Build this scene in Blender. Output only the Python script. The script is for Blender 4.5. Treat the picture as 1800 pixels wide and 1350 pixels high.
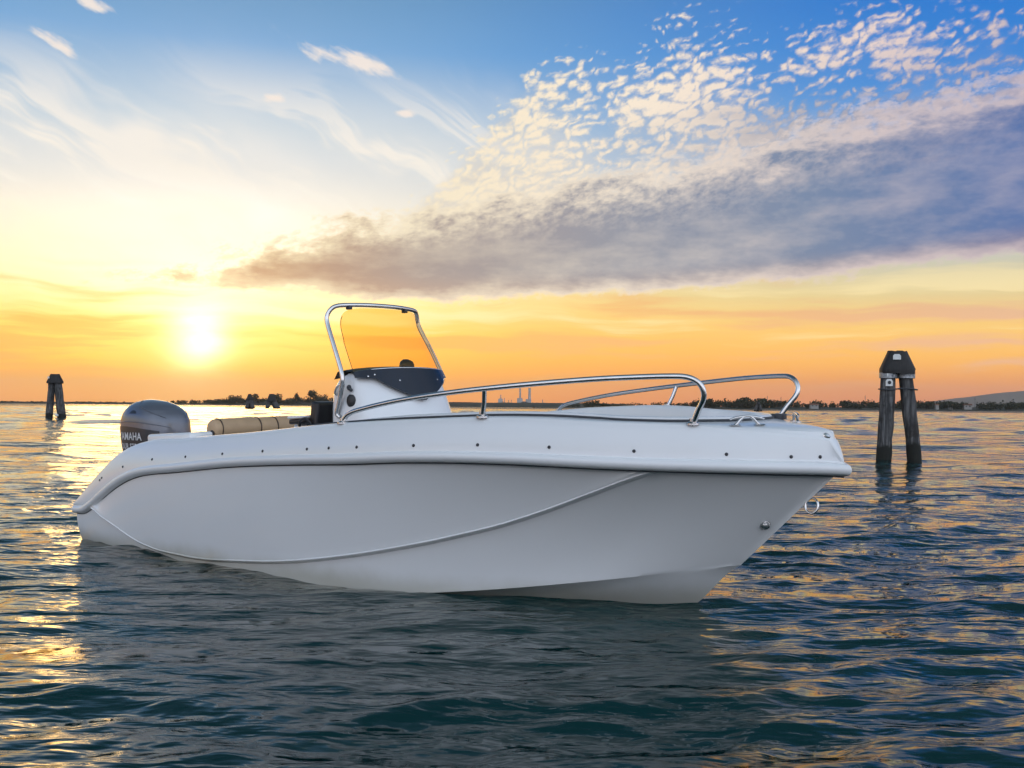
import bpy, bmesh, math, random
import numpy as np
from mathutils import Vector, Matrix, noise as mnoise

for o in list(bpy.data.objects): bpy.data.objects.remove(o)
scene = bpy.context.scene
COL = scene.collection
R = math.radians

# ------------------------------------------------------------------ camera
CAM_H = 1.15
cam_data = bpy.data.cameras.new('camera')
cam_data.lens = 36.0; cam_data.sensor_width = 36.0
cam_data.clip_start = 0.05; cam_data.clip_end = 60000
cam = bpy.data.objects.new('camera', cam_data); COL.objects.link(cam)
cam.matrix_world = (Matrix.Translation((0, 0, CAM_H)) @ Matrix.Rotation(R(90 + 1.2475), 4, 'X')
                    @ Matrix.Rotation(R(0.43), 4, 'Z'))
scene.camera = cam

# ------------------------------------------------------------------ render settings
scene.render.engine = 'CYCLES'
scene.view_settings.view_transform = 'Standard'
scene.view_settings.look = 'None'
scene.view_settings.exposure = 0.0
scene.view_settings.gamma = 1.0
scene.view_settings.use_curve_mapping = False
cy = scene.cycles
cy.use_denoising = True
cy.max_bounces = 8; cy.glossy_bounces = 4; cy.transmission_bounces = 6; cy.transparent_max_bounces = 8
cy.volume_bounces = 0
cy.sample_clamp_indirect = 6.0
cy.caustics_reflective = False; cy.caustics_refractive = False

# ------------------------------------------------------------------ small shader-graph helper
def lin(r, g, b):
    f = lambda c: (c / 255 / 12.92) if c / 255 <= 0.04045 else ((c / 255 + 0.055) / 1.055) ** 2.4
    return (f(r), f(g), f(b), 1.0)

class S:
    """a scalar socket with arithmetic"""
    def __init__(s, tree, sock): s.t = tree; s.s = sock
    def _m(s, op, *args):
        n = s.t.nodes.new('ShaderNodeMath'); n.operation = op
        for i, a in enumerate((s,) + args):
            if isinstance(a, S): s.t.links.new(a.s, n.inputs[i])
            else: n.inputs[i].default_value = a
        return S(s.t, n.outputs[0])
    def __add__(s, o): return s._m('ADD', o)
    __radd__ = __add__
    def __sub__(s, o): return s._m('SUBTRACT', o)
    def __rsub__(s, o): return (s * -1.0) + o
    def __mul__(s, o): return s._m('MULTIPLY', o)
    __rmul__ = __mul__
    def __truediv__(s, o): return s._m('DIVIDE', o)
    def __neg__(s): return s * -1.0
    def pow(s, o): return s._m('POWER', o)
    def max(s, o): return s._m('MAXIMUM', o)
    def min(s, o): return s._m('MINIMUM', o)
    def abs(s): return s._m('ABSOLUTE')
    def exp(s): return s._m('EXPONENT')
    def step(s, a, b):
        n = s.t.nodes.new('ShaderNodeMapRange'); n.interpolation_type = 'SMOOTHSTEP'
        s.t.links.new(s.s, n.inputs['Value'])
        for k, v in (('From Min', a), ('From Max', b), ('To Min', 0.0), ('To Max', 1.0)):
            if isinstance(v, S): s.t.links.new(v.s, n.inputs[k])
            else: n.inputs[k].default_value = v
        return S(s.t, n.outputs['Result'])
    def ramp(s, lo, hi, stops, interp='LINEAR'):
        """colour ramp over lo..hi; stops = [(value, (r,g,b) in 0..255 sRGB)]"""
        x = (s - lo) / (hi - lo)
        n = s.t.nodes.new('ShaderNodeValToRGB'); n.color_ramp.interpolation = interp
        el = n.color_ramp.elements
        while len(el) < len(stops): el.new(0.5)
        for e, (v, c) in zip(el, stops):
            e.position = (v - lo) / (hi - lo); e.color = lin(*c) if len(c) == 3 else c
        s.t.links.new(x.s, n.inputs[0])
        return n.outputs[0]

def mixc(t, fac, a, b, mode='MIX'):
    n = t.nodes.new('ShaderNodeMix'); n.data_type = 'RGBA'; n.blend_type = mode; n.clamp_result = False
    for i, v in ((0, fac), (6, a), (7, b)):
        if isinstance(v, S): t.links.new(v.s, n.inputs[i])
        elif isinstance(v, bpy.types.NodeSocket): t.links.new(v, n.inputs[i])
        else: n.inputs[i].default_value = v
    return n.outputs[2]
def comb(t, x, y, z):
    n = t.nodes.new('ShaderNodeCombineXYZ')
    for i, v in enumerate((x, y, z)):
        if isinstance(v, S): t.links.new(v.s, n.inputs[i])
        else: n.inputs[i].default_value = v
    return n.outputs[0]
def nz(t, vec, scale, detail=4, rough=0.5, dist=0.0):
    n = t.nodes.new('ShaderNodeTexNoise'); n.inputs['Scale'].default_value = scale
    n.inputs['Detail'].default_value = detail; n.inputs['Roughness'].default_value = rough
    n.inputs['Distortion'].default_value = dist
    t.links.new(vec, n.inputs['Vector'])
    return S(t, n.outputs[0])

def nz2(t, vec, scale, detail=4, rough=0.5, dist=0.0):
    r = nz(t, vec, scale, detail, rough, dist); r.s.node.noise_dimensions = '2D'; return r

# ------------------------------------------------------------------ sky (world) and sun
SUN_AZ, SUN_EL = -17.0, 3.6          # degrees right of the view axis, degrees above the horizon
world = bpy.data.worlds.new('World'); scene.world = world; world.use_nodes = True
def build_sky(t):
    t.nodes.clear()
    L = t.links.new
    tc = t.nodes.new('ShaderNodeTexCoord')
    sep = t.nodes.new('ShaderNodeSeparateXYZ'); L(tc.outputs['Generated'], sep.inputs[0])
    dx, dy, dz = [S(t, sep.outputs[i]) for i in range(3)]
    az = dx._m('ARCTAN2', dy) * 57.2958
    el = dz._m('ARCSINE') * 57.2958
    sv = (math.sin(R(SUN_AZ)) * math.cos(R(SUN_EL)), math.cos(R(SUN_AZ)) * math.cos(R(SUN_EL)), math.sin(R(SUN_EL)))
    cs = dx * sv[0] + dy * sv[1] + dz * sv[2]
    ang = cs.min(0.99999).max(-1.0)._m('ARCCOSINE') * 57.2958           # angle to the sun
    daz = ((dx * sv[0] + dy * sv[1]) / ((dx * dx + dy * dy)._m('SQRT').max(0.001) * math.cos(R(SUN_EL)))).min(1.0).max(-1.0)._m('ARCCOSINE') * 57.2958
    e = el.abs()
    # clear-sky colours by elevation: towards the sun, beside it, and opposite
    sunside = e.ramp(0, 90, [(0, (255, 150, 40)), (1.6, (255, 166, 50)), (3.5, (255, 186, 70)), (6, (255, 220, 128)), (9, (255, 238, 208)), (12, (222, 226, 226)),
                             (15, (168, 200, 224)), (19, (108, 168, 220)), (29, (78, 112, 138)), (45, (62, 86, 100)), (90, (56, 78, 90))])
    beside = e.ramp(0, 90, [(0, (226, 130, 70)), (1.2, (244, 154, 72)), (2.6, (250, 182, 80)), (4.5, (246, 200, 112)), (6.3, (228, 210, 158)), (9, (190, 205, 210)),
                            (13, (110, 170, 226)), (17, (58, 140, 222)), (21, (30, 122, 214)), (30, (64, 102, 134)), (45, (60, 86, 102)), (90, (56, 78, 90))])
    anti = e.ramp(0, 90, [(0, (180, 188, 214)), (8, (214, 216, 230)), (20, (200, 216, 240)), (42, (150, 170, 196)), (65, (66, 90, 104)), (90, (56, 78, 90))])
    base = mixc(t, daz.step(6, 44), sunside, beside)
    anti = mixc(t, 1.0, anti, (2.65, 2.6, 2.5, 1), 'MULTIPLY')               # pale, evenly lit sky opposite the sun
    base = mixc(t, daz.step(55, 125), base, anti)
    # a physical clear sky underneath
    sky = t.nodes.new('ShaderNodeTexSky'); sky.sky_type = 'NISHITA'; sky.sun_disc = False
    sky.sun_elevation = R(SUN_EL); sky.sun_rotation = R(SUN_AZ); sky.air_density = 1.0; sky.dust_density = 1.5; sky.ozone_density = 1.5
    base10 = mixc(t, 1.0, base, (10, 10, 10, 1), 'MULTIPLY')
    base = mixc(t, 0.06, base10, sky.outputs[0])
    base = mixc(t, 1.0, base, (0.1, 0.1, 0.1, 1), 'MULTIPLY')
    # --- cloud fields, laid out by bearing and elevation (2-D noises)
    v2 = lambda x, y: comb(t, x, y, 0.0)
    AE = v2(az * 0.1, el * 0.1)
    front = (az.abs()).step(75, 45)                                     # features of the seen half of the sky
    # cirrus streaks, fanning down to the right
    al = az * 0.90 - el * 0.42; ac = az * 0.42 + el * 0.90
    wob = nz2(t, AE, 1.6, 2) - 0.5
    cir = nz2(t, v2(al * 0.060 + 3.7, ac * 0.36 + wob * 1.0), 1.0, 4, 0.60, 0.35)
    cir2 = nz2(t, v2(al * 0.03 + 9.0, ac * 0.17 + wob * 0.6), 1.0, 3, 0.5)
    cmask = az.step(9, -7) * el.step(4.5, 8.5) * el.step(19.5, 13.5)
    cirA = (cir.step(0.46, 0.66) * 0.95 + cir2.step(0.36, 0.64) * 0.45).min(1.0) * (cmask * 0.95 + daz.step(40, 150) * el.step(4, 16) * 0.55)
    ccol = (el + wob * 3.0).ramp(0, 30, [(0, (255, 214, 120)), (7, (255, 238, 192)), (11, (255, 247, 232)), (20, (246, 240, 236)), (30, (226, 228, 236))])
    # glow of the low sun behind thin cloud
    blot = nz2(t, v2(az * 0.16, el * 0.42), 1.0, 4, 0.55)
    gcol = el.ramp(0, 30, [(0, (255, 176, 18)), (2.0, (255, 190, 36)), (4.2, (255, 210, 104)), (7, (255, 240, 200)), (13, (255, 250, 242)), (30, (240, 245, 250))])
    gd = ((az - SUN_AZ) * (az - SUN_AZ) * 0.55 + (el - 6.4) * (el - 6.4) * 1.5)._m('SQRT')
    glow = (gd * gd * -0.0110).exp() * 0.90 + (ang * -0.17).exp() * 0.50
    base = mixc(t, (glow * (0.66 + blot * 0.6)).min(1.0), base, gcol)
    hot = glow * el.step(9.0, 4.0) * el.step(0.5, 3.5) * 0.14 + (daz * daz * -0.006).exp() * (el.step(13.0, 6.0) * el.step(0.8, 4.5) * 0.24 + el.step(4.0, 6.5) * el.step(13.0, 8.5) * 0.16) + 1.0
    base = mixc(t, cirA, base, ccol)
    # small torn wisps high up
    wsp = nz2(t, v2(al * 0.30 + 4.0, ac * 0.85 + 8.0), 1.0, 4, 0.60)
    wm = None
    for a0, e0, rx, ry, ang_ in ((-22.5, 19.9, 0.9, 0.35, -8), (-24.3, 17.9, 1.3, 0.28, -24), (-9.6, 18.5, 2.3, 0.50, -15), (-13.4, 16.3, 0.8, 0.26, 5), (-6.1, 15.9, 0.7, 0.2, 0)):
        c_, s_ = math.cos(R(ang_)), math.sin(R(ang_)); ax = az - a0; ey = el - e0
        p_ = (ax * c_ + ey * s_) / rx; q_ = (ey * c_ - ax * s_) / ry
        m_ = (p_ * p_ * -0.5 - q_ * q_ * 0.5).exp(); wm = m_ if wm is None else wm.max(m_)
    base = mixc(t, (wm * 0.75 + wsp * 1.5 - 1.12).step(0.0, 0.45) * wm.step(0.05, 0.5) * 0.9, base, lin(252, 238, 226))
    # low horizontal streaks
    low = nz2(t, v2(az * 0.055 + 2.0, el * 0.70 + wob * 0.7 + 5.0), 1.0, 5, 0.52)
    lowm = el.step(0.6, 2.2) * el.step(8.0, 5.0)
    lcol = az.ramp(-40, 40, [(-40, (240, 170, 96)), (-14, (250, 170, 50)), (0, (244, 180, 96)), (26, (226, 176, 142)), (40, (200, 170, 160))])
    base = mixc(t, low.step(0.47, 0.66) * lowm * 0.80, base, lcol)
    base = mixc(t, low.step(0.48, 0.30) * el.step(2.6, 4.6) * el.step(9.0, 6.4) * 0.6, base, lin(255, 234, 176))
    base = mixc(t, 1.0, base, comb(t, hot, hot, hot), 'MULTIPLY')
    # altocumulus bank rising to the right
    n2 = nz2(t, v2(az * 0.10 + 2.0, el * 0.30), 1.0, 5, 0.6)
    nf = nz2(t, v2(az * 0.40 + 6.0, el * 1.0), 1.0, 5, 0.60)
    tt = az + 8.0
    lo_e = tt * tt * 0.0017 + 5.75
    up_e = (az * 0.175 + 12.2).min(az * 0.37 + 14.3)
    lift = (el - lo_e) + (n2 - 0.5) * 1.5 + (nf - 0.5) * 0.8
    drop = (up_e - el) + (n2 - 0.5) * 2.2 + (nf - 0.5) * 3.6
    core = lift.step(-0.1, 0.7) * drop.step(-0.5, 1.6) * front
    core_thick = lift.step(0.0, 1.2) * drop.step(0.2, 2.2)
    # puffs: cells stretched along rows rising to the right
    pu = az * 0.93 + el * 0.36; pv = el * 0.93 - az * 0.36
    warp = nz2(t, AE, 5.0, 3) - 0.5
    vo = t.nodes.new('ShaderNodeTexVoronoi'); vo.voronoi_dimensions = '2D'; vo.feature = 'SMOOTH_F1'; vo.inputs['Scale'].default_value = 1.0; vo.inputs['Smoothness'].default_value = 0.30
    L(v2(pu * 1.15 + warp * 3.4, pv * 2.3 - warp * 3.2), vo.inputs['Vector'])
    cell = 1.0 - S(t, vo.outputs['Distance'])
    pn = nz2(t, v2(pu * 1.55 + warp * 0.8 + 4.0, pv * 2.9), 1.0, 5, 0.68)
    big = nz2(t, v2(az * 0.12 + 3.1, el * 0.2 + 9.0), 1.0, 2, 0.5)
    leftb = (az - (el - 17.4) * 1.0 + (n2 - 0.5) * 3.0).step(-1.0, 2.4)
    topb = ((az * az * 0.0065 - az * 0.12 + 19.6) - el + (big - 0.5) * 8.0)
    cov = leftb * topb.step(-3.0, 5.0) * (el - up_e + 4.5).step(0.0, 2.5) * front
    dens = cell * 0.70 + pn * 0.80 + cov * 0.50 + (big - 0.5) * 0.5 - 1.115
    puff = dens.step(-0.10, 0.36) * cov.step(0.02, 0.2)
    veil = cov.step(0.35, 1.0) * topb.step(1.0, 7.5) * 0.6
    bright = az.ramp(-20, 40, [(-20, (255, 226, 160)), (-6, (255, 240, 208)), (8, (252, 236, 216)), (20, (232, 212, 206)), (40, (196, 180, 192))])
    grey = az.ramp(-24, 40, [(-24, (232, 158, 82)), (-13, (198, 150, 110)), (-5, (172, 156, 150)), (6, (150, 153, 166)), (16, (120, 138, 168)), (27, (84, 114, 170)), (40, (96, 118, 165))])
    warmlow = (lo_e + 1.8 - el).step(0.0, 1.6)
    grey = mixc(t, warmlow * 0.30, grey, lin(226, 176, 134))
    base = mixc(t, veil * (0.5 + pn * 0.8), base, mixc(t, 0.4, bright, grey))
    pshade = (dens.step(0.30, -0.05) * 0.30 * az.step(-4, 14) + n2.step(0.46, 0.70) * 0.22 * az.step(2, 14) + (up_e + 3.5 - el).step(0.0, 4.0) * 0.45 * az.step(2, 18)).min(0.9)
    base = mixc(t, puff, base, mixc(t, pshade, bright, grey))
    hfr = ((el - lo_e) / (up_e - lo_e).max(0.8)).step(0.40, 0.95)
    ctone = mixc(t, (core_thick * (0.90 + (n2 - 0.5) * 0.9 + (nf - 0.5) * 0.6 - hfr * (az.step(24.0, 4.0) * 0.8 + 0.2) * (pn - 0.36) * 2.4)).min(1.0).max(0.0), bright, grey)
    rag = (core * 1.3 - (1.0 - core) * (pn.step(0.40, 0.62)) * 0.8).max(0.0).min(1.0)
    base = mixc(t, rag * 0.95, base, ctone)
    # the veiled sun itself
    sunk = (ang * ang * -0.55).exp() + (ang * -0.40).exp() * 0.30
    base = mixc(t, 1.0, base, mixc(t, (sunk * (0.45 + blot * 1.1)).min(1.0), (0, 0, 0, 1), (1.5, 1.25, 0.9, 1)), 'ADD')
    hb = el.step(9.0, 1.5) * 0.40 + 1.0
    base = mixc(t, 1.0, base, comb(t, hb, hb, hb), 'MULTIPLY')
    out10 = mixc(t, 1.0, base, (10, 10, 10, 1), 'MULTIPLY')
    bg = t.nodes.new('ShaderNodeBackground'); bg.inputs['Strength'].default_value = 0.1
    L(out10, bg.inputs['Color'])
    o = t.nodes.new('ShaderNodeOutputWorld'); L(bg.outputs[0], o.inputs['Surface'])
build_sky(world.node_tree)
world.cycles.sampling_method = 'NONE'      # smooth sky: found by the surfaces' own rays

sl = bpy.data.lights.new('sun', 'SUN'); sl.energy = 0.28; sl.angle = R(14.0); sl.color = (1.0, 0.58, 0.20)
sun = bpy.data.objects.new('sun', sl); COL.objects.link(sun)
sd = Vector((math.sin(R(SUN_AZ)) * math.cos(R(SUN_EL)), math.cos(R(SUN_AZ)) * math.cos(R(SUN_EL)), math.sin(R(SUN_EL))))
sun.rotation_euler = sd.to_track_quat('Z', 'Y').to_euler()

# ------------------------------------------------------------------ materials
def mat(name, color=(0.5, 0.5, 0.5), rough=0.5, metal=0.0, ior=1.5, coat=0.0, spec=None):
    m = bpy.data.materials.new(name); m.use_nodes = True
    b = m.node_tree.nodes['Principled BSDF']
    b.inputs['Base Color'].default_value = (*color, 1); b.inputs['Roughness'].default_value = rough
    b.inputs['Metallic'].default_value = metal; b.inputs['IOR'].default_value = ior
    if coat: b.inputs['Coat Weight'].default_value = coat; b.inputs['Coat Roughness'].default_value = 0.004
    if spec is not None: b.inputs['Specular IOR Level'].default_value = spec
    return m
def tc_obj(t):
    n = t.nodes.new('ShaderNodeTexCoord'); return n.outputs['Object']
def mottled(m, c1, c2, scale=3.0, detail=5, lo=0.35, hi=0.7, bump=0.0, bscale=40.0, stretch=None, rvar=0.0):
    """colour variation, roughness variation and fine relief on a principled material"""
    t = m.node_tree; b = t.nodes['Principled BSDF']
    v = tc_obj(t)
    if stretch:
        mp = t.nodes.new('ShaderNodeMapping'); mp.inputs['Scale'].default_value = stretch; t.links.new(v, mp.inputs[0]); v = mp.outputs[0]
    n = nz(t, v, scale, detail, 0.6)
    t.links.new(mixc(t, n.step(lo, hi), (*c1, 1), (*c2, 1)), b.inputs['Base Color'])
    if rvar:
        r0 = b.inputs['Roughness'].default_value
        t.links.new((nz(t, v, scale * 2.3, 4, 0.6) * rvar + (r0 - rvar * 0.5)).s, b.inputs['Roughness'])
    if bump:
        bn = t.nodes.new('ShaderNodeBump'); bn.inputs['Strength'].default_value = bump; bn.inputs['Distance'].default_value = 0.01
        t.links.new(nz(t, v, bscale, 4, 0.6).s, bn.inputs['Height']); t.links.new(bn.outputs[0], b.inputs['Normal'])
    return m

GEL = mottled(mat('white_gelcoat', (0.78, 0.79, 0.80), 0.22, coat=0.3), (0.78, 0.79, 0.80), (0.80, 0.805, 0.81), 1.6)
HULLM = mat('white_hull_gelcoat', (0.76, 0.765, 0.77), 0.22, coat=0.3)
def hull_dirt():
    t = HULLM.node_tree; b = t.nodes['Principled BSDF']
    v = tc_obj(t); sp = t.nodes.new('ShaderNodeSeparateXYZ'); t.links.new(v, sp.inputs[0])
    z = S(t, sp.outputs[2])
    n = nz(t, v, 2.2, 5, 0.6); n2 = nz(t, v, 0.9, 2, 0.5)
    scum = (z + (n - 0.5) * 0.14).step(0.19, 0.03) * (0.35 + n2 * 0.7)     # weed and scum along the waterline
    c = mixc(t, n2.step(0.25, 0.75), (0.755, 0.765, 0.775, 1), (0.78, 0.79, 0.80, 1))
    c = mixc(t, scum * 0.8, c, (0.36, 0.34, 0.24, 1))
    t.links.new(c, b.inputs['Base Color'])
hull_dirt()
CHROME = mottled(mat('stainless_steel', (0.62, 0.61, 0.60), 0.13, 1.0), (0.60, 0.59, 0.58), (0.66, 0.65, 0.64), 14.0, rvar=0.10)
SCREW = mat('dark_screw', (0.06, 0.06, 0.065), 0.35, 0.9)
BLACK = mottled(mat('black_plastic', (0.012, 0.012, 0.014), 0.4), (0.010, 0.010, 0.012), (0.020, 0.020, 0.022), 9, rvar=0.15)
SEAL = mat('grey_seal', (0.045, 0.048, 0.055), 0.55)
NAVY = mat('dark_acrylic', (0.006, 0.009, 0.020), 0.10)
TAN = mottled(mat('tan_vinyl', (0.50, 0.34, 0.20), 0.45), (0.47, 0.32, 0.19), (0.54, 0.37, 0.22), 6, bump=0.15, bscale=120, rvar=0.12)
PIPING = mat('brown_piping', (0.045, 0.026, 0.016), 0.5)
COWL = mottled(mat('gunmetal_paint', (0.14, 0.15, 0.18), 0.30, 0.3, coat=0.4), (0.13, 0.14, 0.17), (0.15, 0.16, 0.19), 4)
COWLDARK = mat('black_engine_paint', (0.018, 0.021, 0.030), 0.36, coat=0.25)
LETTER = mat('silver_lettering', (0.70, 0.70, 0.72), 0.35)
GREYNON = mottled(mat('nonskid_grey', (0.55, 0.56, 0.56), 0.6), (0.52, 0.53, 0.53), (0.60, 0.60, 0.60), 8, bump=0.3, bscale=160)

def glass_mat():
    m = bpy.data.materials.new('amber_acrylic'); m.use_nodes = True; t = m.node_tree; t.nodes.clear()
    tr = t.nodes.new('ShaderNodeBsdfTransparent'); tr.inputs[0].default_value = (0.98, 0.85, 0.60, 1)
    gl = t.nodes.new('ShaderNodeBsdfGlossy'); gl.inputs['Roughness'].default_value = 0.03
    lw = t.nodes.new('ShaderNodeLayerWeight'); lw.inputs[0].default_value = 0.5
    mx = t.nodes.new('ShaderNodeMixShader'); o = t.nodes.new('ShaderNodeOutputMaterial')
    fac = S(t, lw.outputs['Facing']).pow(5.0) * 0.5 + 0.02
    t.links.new(fac.s, mx.inputs[0]); t.links.new(tr.outputs[0], mx.inputs[1]); t.links.new(gl.outputs[0], mx.inputs[2])
    t.links.new(mx.outputs[0], o.inputs[0])
    return m
GLASS = glass_mat()

# ------------------------------------------------------------------ mesh helpers
def ob(name, verts, faces, material, parent=None, smooth=True, mats=None, fmat=None):
    me = bpy.data.meshes.new(name); me.from_pydata([tuple(map(float, v)) for v in verts], [], faces); me.validate()
    bm = bmesh.new(); bm.from_mesh(me); bmesh.ops.recalc_face_normals(bm, faces=bm.faces); bm.to_mesh(me); bm.free()
    for q in (mats or [material]): me.materials.append(q)
    if fmat is not None and len(fmat) == len(me.polygons): me.polygons.foreach_set('material_index', fmat)
    if smooth: me.polygons.foreach_set('use_smooth', [True] * len(me.polygons))
    o = bpy.data.objects.new(name, me); COL.objects.link(o)
    if parent: o.parent = parent
    return o
def auto(o, deg=35):
    me = o.data; bm = bmesh.new(); bm.from_mesh(me); bmesh.ops.remove_doubles(bm, verts=bm.verts, dist=1e-5)
    bmesh.ops.dissolve_degenerate(bm, dist=1e-6, edges=bm.edges)
    bmesh.ops.recalc_face_normals(bm, faces=bm.faces)
    for e in bm.edges:
        e.smooth = not (len(e.link_faces) == 2 and e.calc_face_angle(0) > R(deg))
    bm.to_mesh(me); bm.free()
    me.polygons.foreach_set('use_smooth', [True] * len(me.polygons)); return o
def empty(name, loc=(0, 0, 0), rot=(0, 0, 0), parent=None):
    o = bpy.data.objects.new(name, None); COL.objects.link(o); o.location = loc; o.rotation_euler = rot; o.empty_display_size = 0.2
    if parent: o.parent = parent
    return o
def tag(o, label, cat, group=None):
    o['label'] = label; o['category'] = cat
    if group: o['group'] = group
    return o
def grid_faces(nu, nv, closed_u=False, closed_v=False):
    f = []
    for i in range(nu if closed_u else nu - 1):
        for j in range(nv if closed_v else nv - 1):
            a, b = i, (i + 1) % nu; c, d = j, (j + 1) % nv
            f.append((a * nv + c, b * nv + c, b * nv + d, a * nv + d))
    return f
def smooth_path(pts, n=6, closed=False):
    """Catmull-Rom through pts"""
    p = [Vector(q) for q in pts]; out = []
    m = len(p); rng = range(m if closed else m - 1)
    for i in rng:
        p0 = p[(i - 1) % m] if (closed or i > 0) else p[0] * 2 - p[1]
        p1 = p[i]; p2 = p[(i + 1) % m]
        p3 = p[(i + 2) % m] if (closed or i + 2 < m) else p[-1] * 2 - p[-2]
        for k in range(n):
            t = k / n
            out.append(0.5 * ((2 * p1) + (p2 - p0) * t + (2 * p0 - 5 * p1 + 4 * p2 - p3) * t * t + (3 * p1 - p0 - 3 * p2 + p3) * t ** 3))
    if not closed: out.append(p[-1])
    return out
def tube_geo(path, r, seg=10, closed=False, scale=(1, 1)):
    path = [Vector(q) for q in path]; n = len(path); vs = []; rr = r if hasattr(r, '__len__') else [r] * n
    tang = []
    for i in range(n):
        a = path[(i - 1) % n] if (closed or i > 0) else path[i]; b = path[(i + 1) % n] if (closed or i < n - 1) else path[i]
        tang.append((b - a).normalized())
    nrm = tang[0].orthogonal().normalized() if abs(tang[0].z) > 0.95 else tang[0].cross(Vector((0, 0, 1))).normalized()
    for i in range(n):
        if i: nrm = (nrm - tang[i] * nrm.dot(tang[i])).normalized()
        bn = tang[i].cross(nrm)
        for k in range(seg):
            a = 2 * math.pi * k / seg
            vs.append(path[i] + nrm * (math.cos(a) * rr[i] * scale[0]) + bn * (math.sin(a) * rr[i] * scale[1]))
    fs = grid_faces(n, seg, closed, True)
    if not closed: fs += [tuple(range(seg - 1, -1, -1)), tuple((n - 1) * seg + k for k in range(seg))]
    return vs, fs
def tube(name, path, r, material, parent=None, seg=10, closed=False, scale=(1, 1)):
    return auto(ob(name, *tube_geo(path, r, seg, closed, scale), material, parent), 50)
def lathe_geo(prof, seg=20, axis_o=(0, 0, 0), axis=(0, 0, 1)):
    """prof = [(radius, height)] turned about an axis"""
    q = Vector(axis).to_track_quat('Z', 'Y'); o = Vector(axis_o); vs = []
    for r, h in prof:
        for k in range(seg):
            a = 2 * math.pi * k / seg; vs.append(o + q @ Vector((r * math.cos(a), r * math.sin(a), h)))
    n = len(prof); fs = grid_faces(n, seg, False, True)
    fs += [tuple(range(seg - 1, -1, -1)), tuple((n - 1) * seg + k for k in range(seg))]
    return vs, fs
def box_geo(x0, x1, y0, y1, z0, z1):
    v = [(x, y, z) for x in (x0, x1) for y in (y0, y1) for z in (z0, z1)]
    return v, [(0, 1, 3, 2), (4, 6, 7, 5), (0, 4, 5, 1), (2, 3, 7, 6), (0, 2, 6, 4), (1, 5, 7, 3)]
def join_geo(*gs):
    vs, fs = [], []
    for v, f in gs:
        k = len(vs); vs += list(v); fs += [tuple(i + k for i in q) for q in f]
    return vs, fs
def bevel(o, w, seg=2):
    me = o.data; bm = bmesh.new(); bm.from_mesh(me)
    bmesh.ops.bevel(bm, geom=list(bm.edges), offset=w, segments=seg, affect='EDGES', profile=0.5, clamp_overlap=True)
    bm.to_mesh(me); bm.free(); return auto(o, 40)

# ------------------------------------------------------------------ water
WR = np.random.RandomState(7)
def wave_set():
    ws = []
    wind = R(-74)                         # mean travel direction, from the x axis
    for lam0, lam1, n, steep, spread in ((3.0, 6.5, 7, 0.006, 0.3), (1.2, 3.0, 16, 0.010, 0.4), (0.5, 1.2, 28, 0.0165, 0.5), (0.22, 0.5, 36, 0.018, 0.65), (0.11, 0.22, 30, 0.015, 0.85)):
        for i in range(n):
            lam = lam0 * (lam1 / lam0) ** WR.rand(); k = 2 * math.pi / lam
            th = wind + WR.randn() * spread
            ws.append((k * math.cos(th), k * math.sin(th), steep / k * (0.6 + 0.8 * WR.rand()), WR.rand() * 6.283, lam))
    return ws
WAVES = wave_set()
def open_set():                           # the longer chop of the open lagoon, away from the moorings
    out = []
    for i in range(34):
        lam = 2.0 * (6.5 / 2.0) ** WR.rand(); k = 2 * math.pi / lam; th = R(-78) + WR.randn() * 0.85
        out.append((k * math.cos(th), k * math.sin(th), 0.031 / k * (0.6 + 0.8 * WR.rand()), WR.rand() * 6.283, lam))
    return out
OPEN = open_set()
def water_disp(X, Y, spacing):
    dX = np.zeros_like(X); dY = np.zeros_like(X); Z = np.zeros_like(X)
    # gusty patches: rougher and calmer areas
    gust = 1.0 + 0.28 * np.sin(X * 0.21 + 1.3) * np.cos(Y * 0.17 + 0.4) + 0.18 * np.sin(X * 0.53 - Y * 0.31 + 2.0)
    # lee of the boat: calmer just in front of the hull
    lee = 1.0 - 0.45 * np.exp(-(((X + 1.0) / 2.8) ** 2 + ((Y - 5.6) / 1.6) ** 2))
    for kx, ky, a, ph, lam in WAVES:
        fade = np.clip((lam / spacing - 1.6) / 2.0, 0, 1)
        if not fade.any(): continue
        p = kx * X + ky * Y + ph
        g = a * fade * (gust * lee if lam < 1.3 else 0.5 + 0.5 * lee)
        k = math.hypot(kx, ky); s = np.sin(p); c = np.cos(p)
        Z += g * s; dX += g * kx / k * c * 0.9; dY += g * ky / k * c * 0.9
    far = np.clip((np.hypot(X, Y) - 16) / 40, 0, 1)
    for kx, ky, a, ph, lam in OPEN:
        fade = np.clip((lam / spacing - 1.3) / 1.5, 0, 1) * far
        if not fade.any(): continue
        p = kx * X + ky * Y + ph; k = math.hypot(kx, ky)
        Z += a * fade * np.sin(p); dX += a * fade * kx / k * np.cos(p) * 0.8; dY += a * fade * ky / k * np.cos(p) * 0.8
    return X + dX, Y + dY, Z
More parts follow.
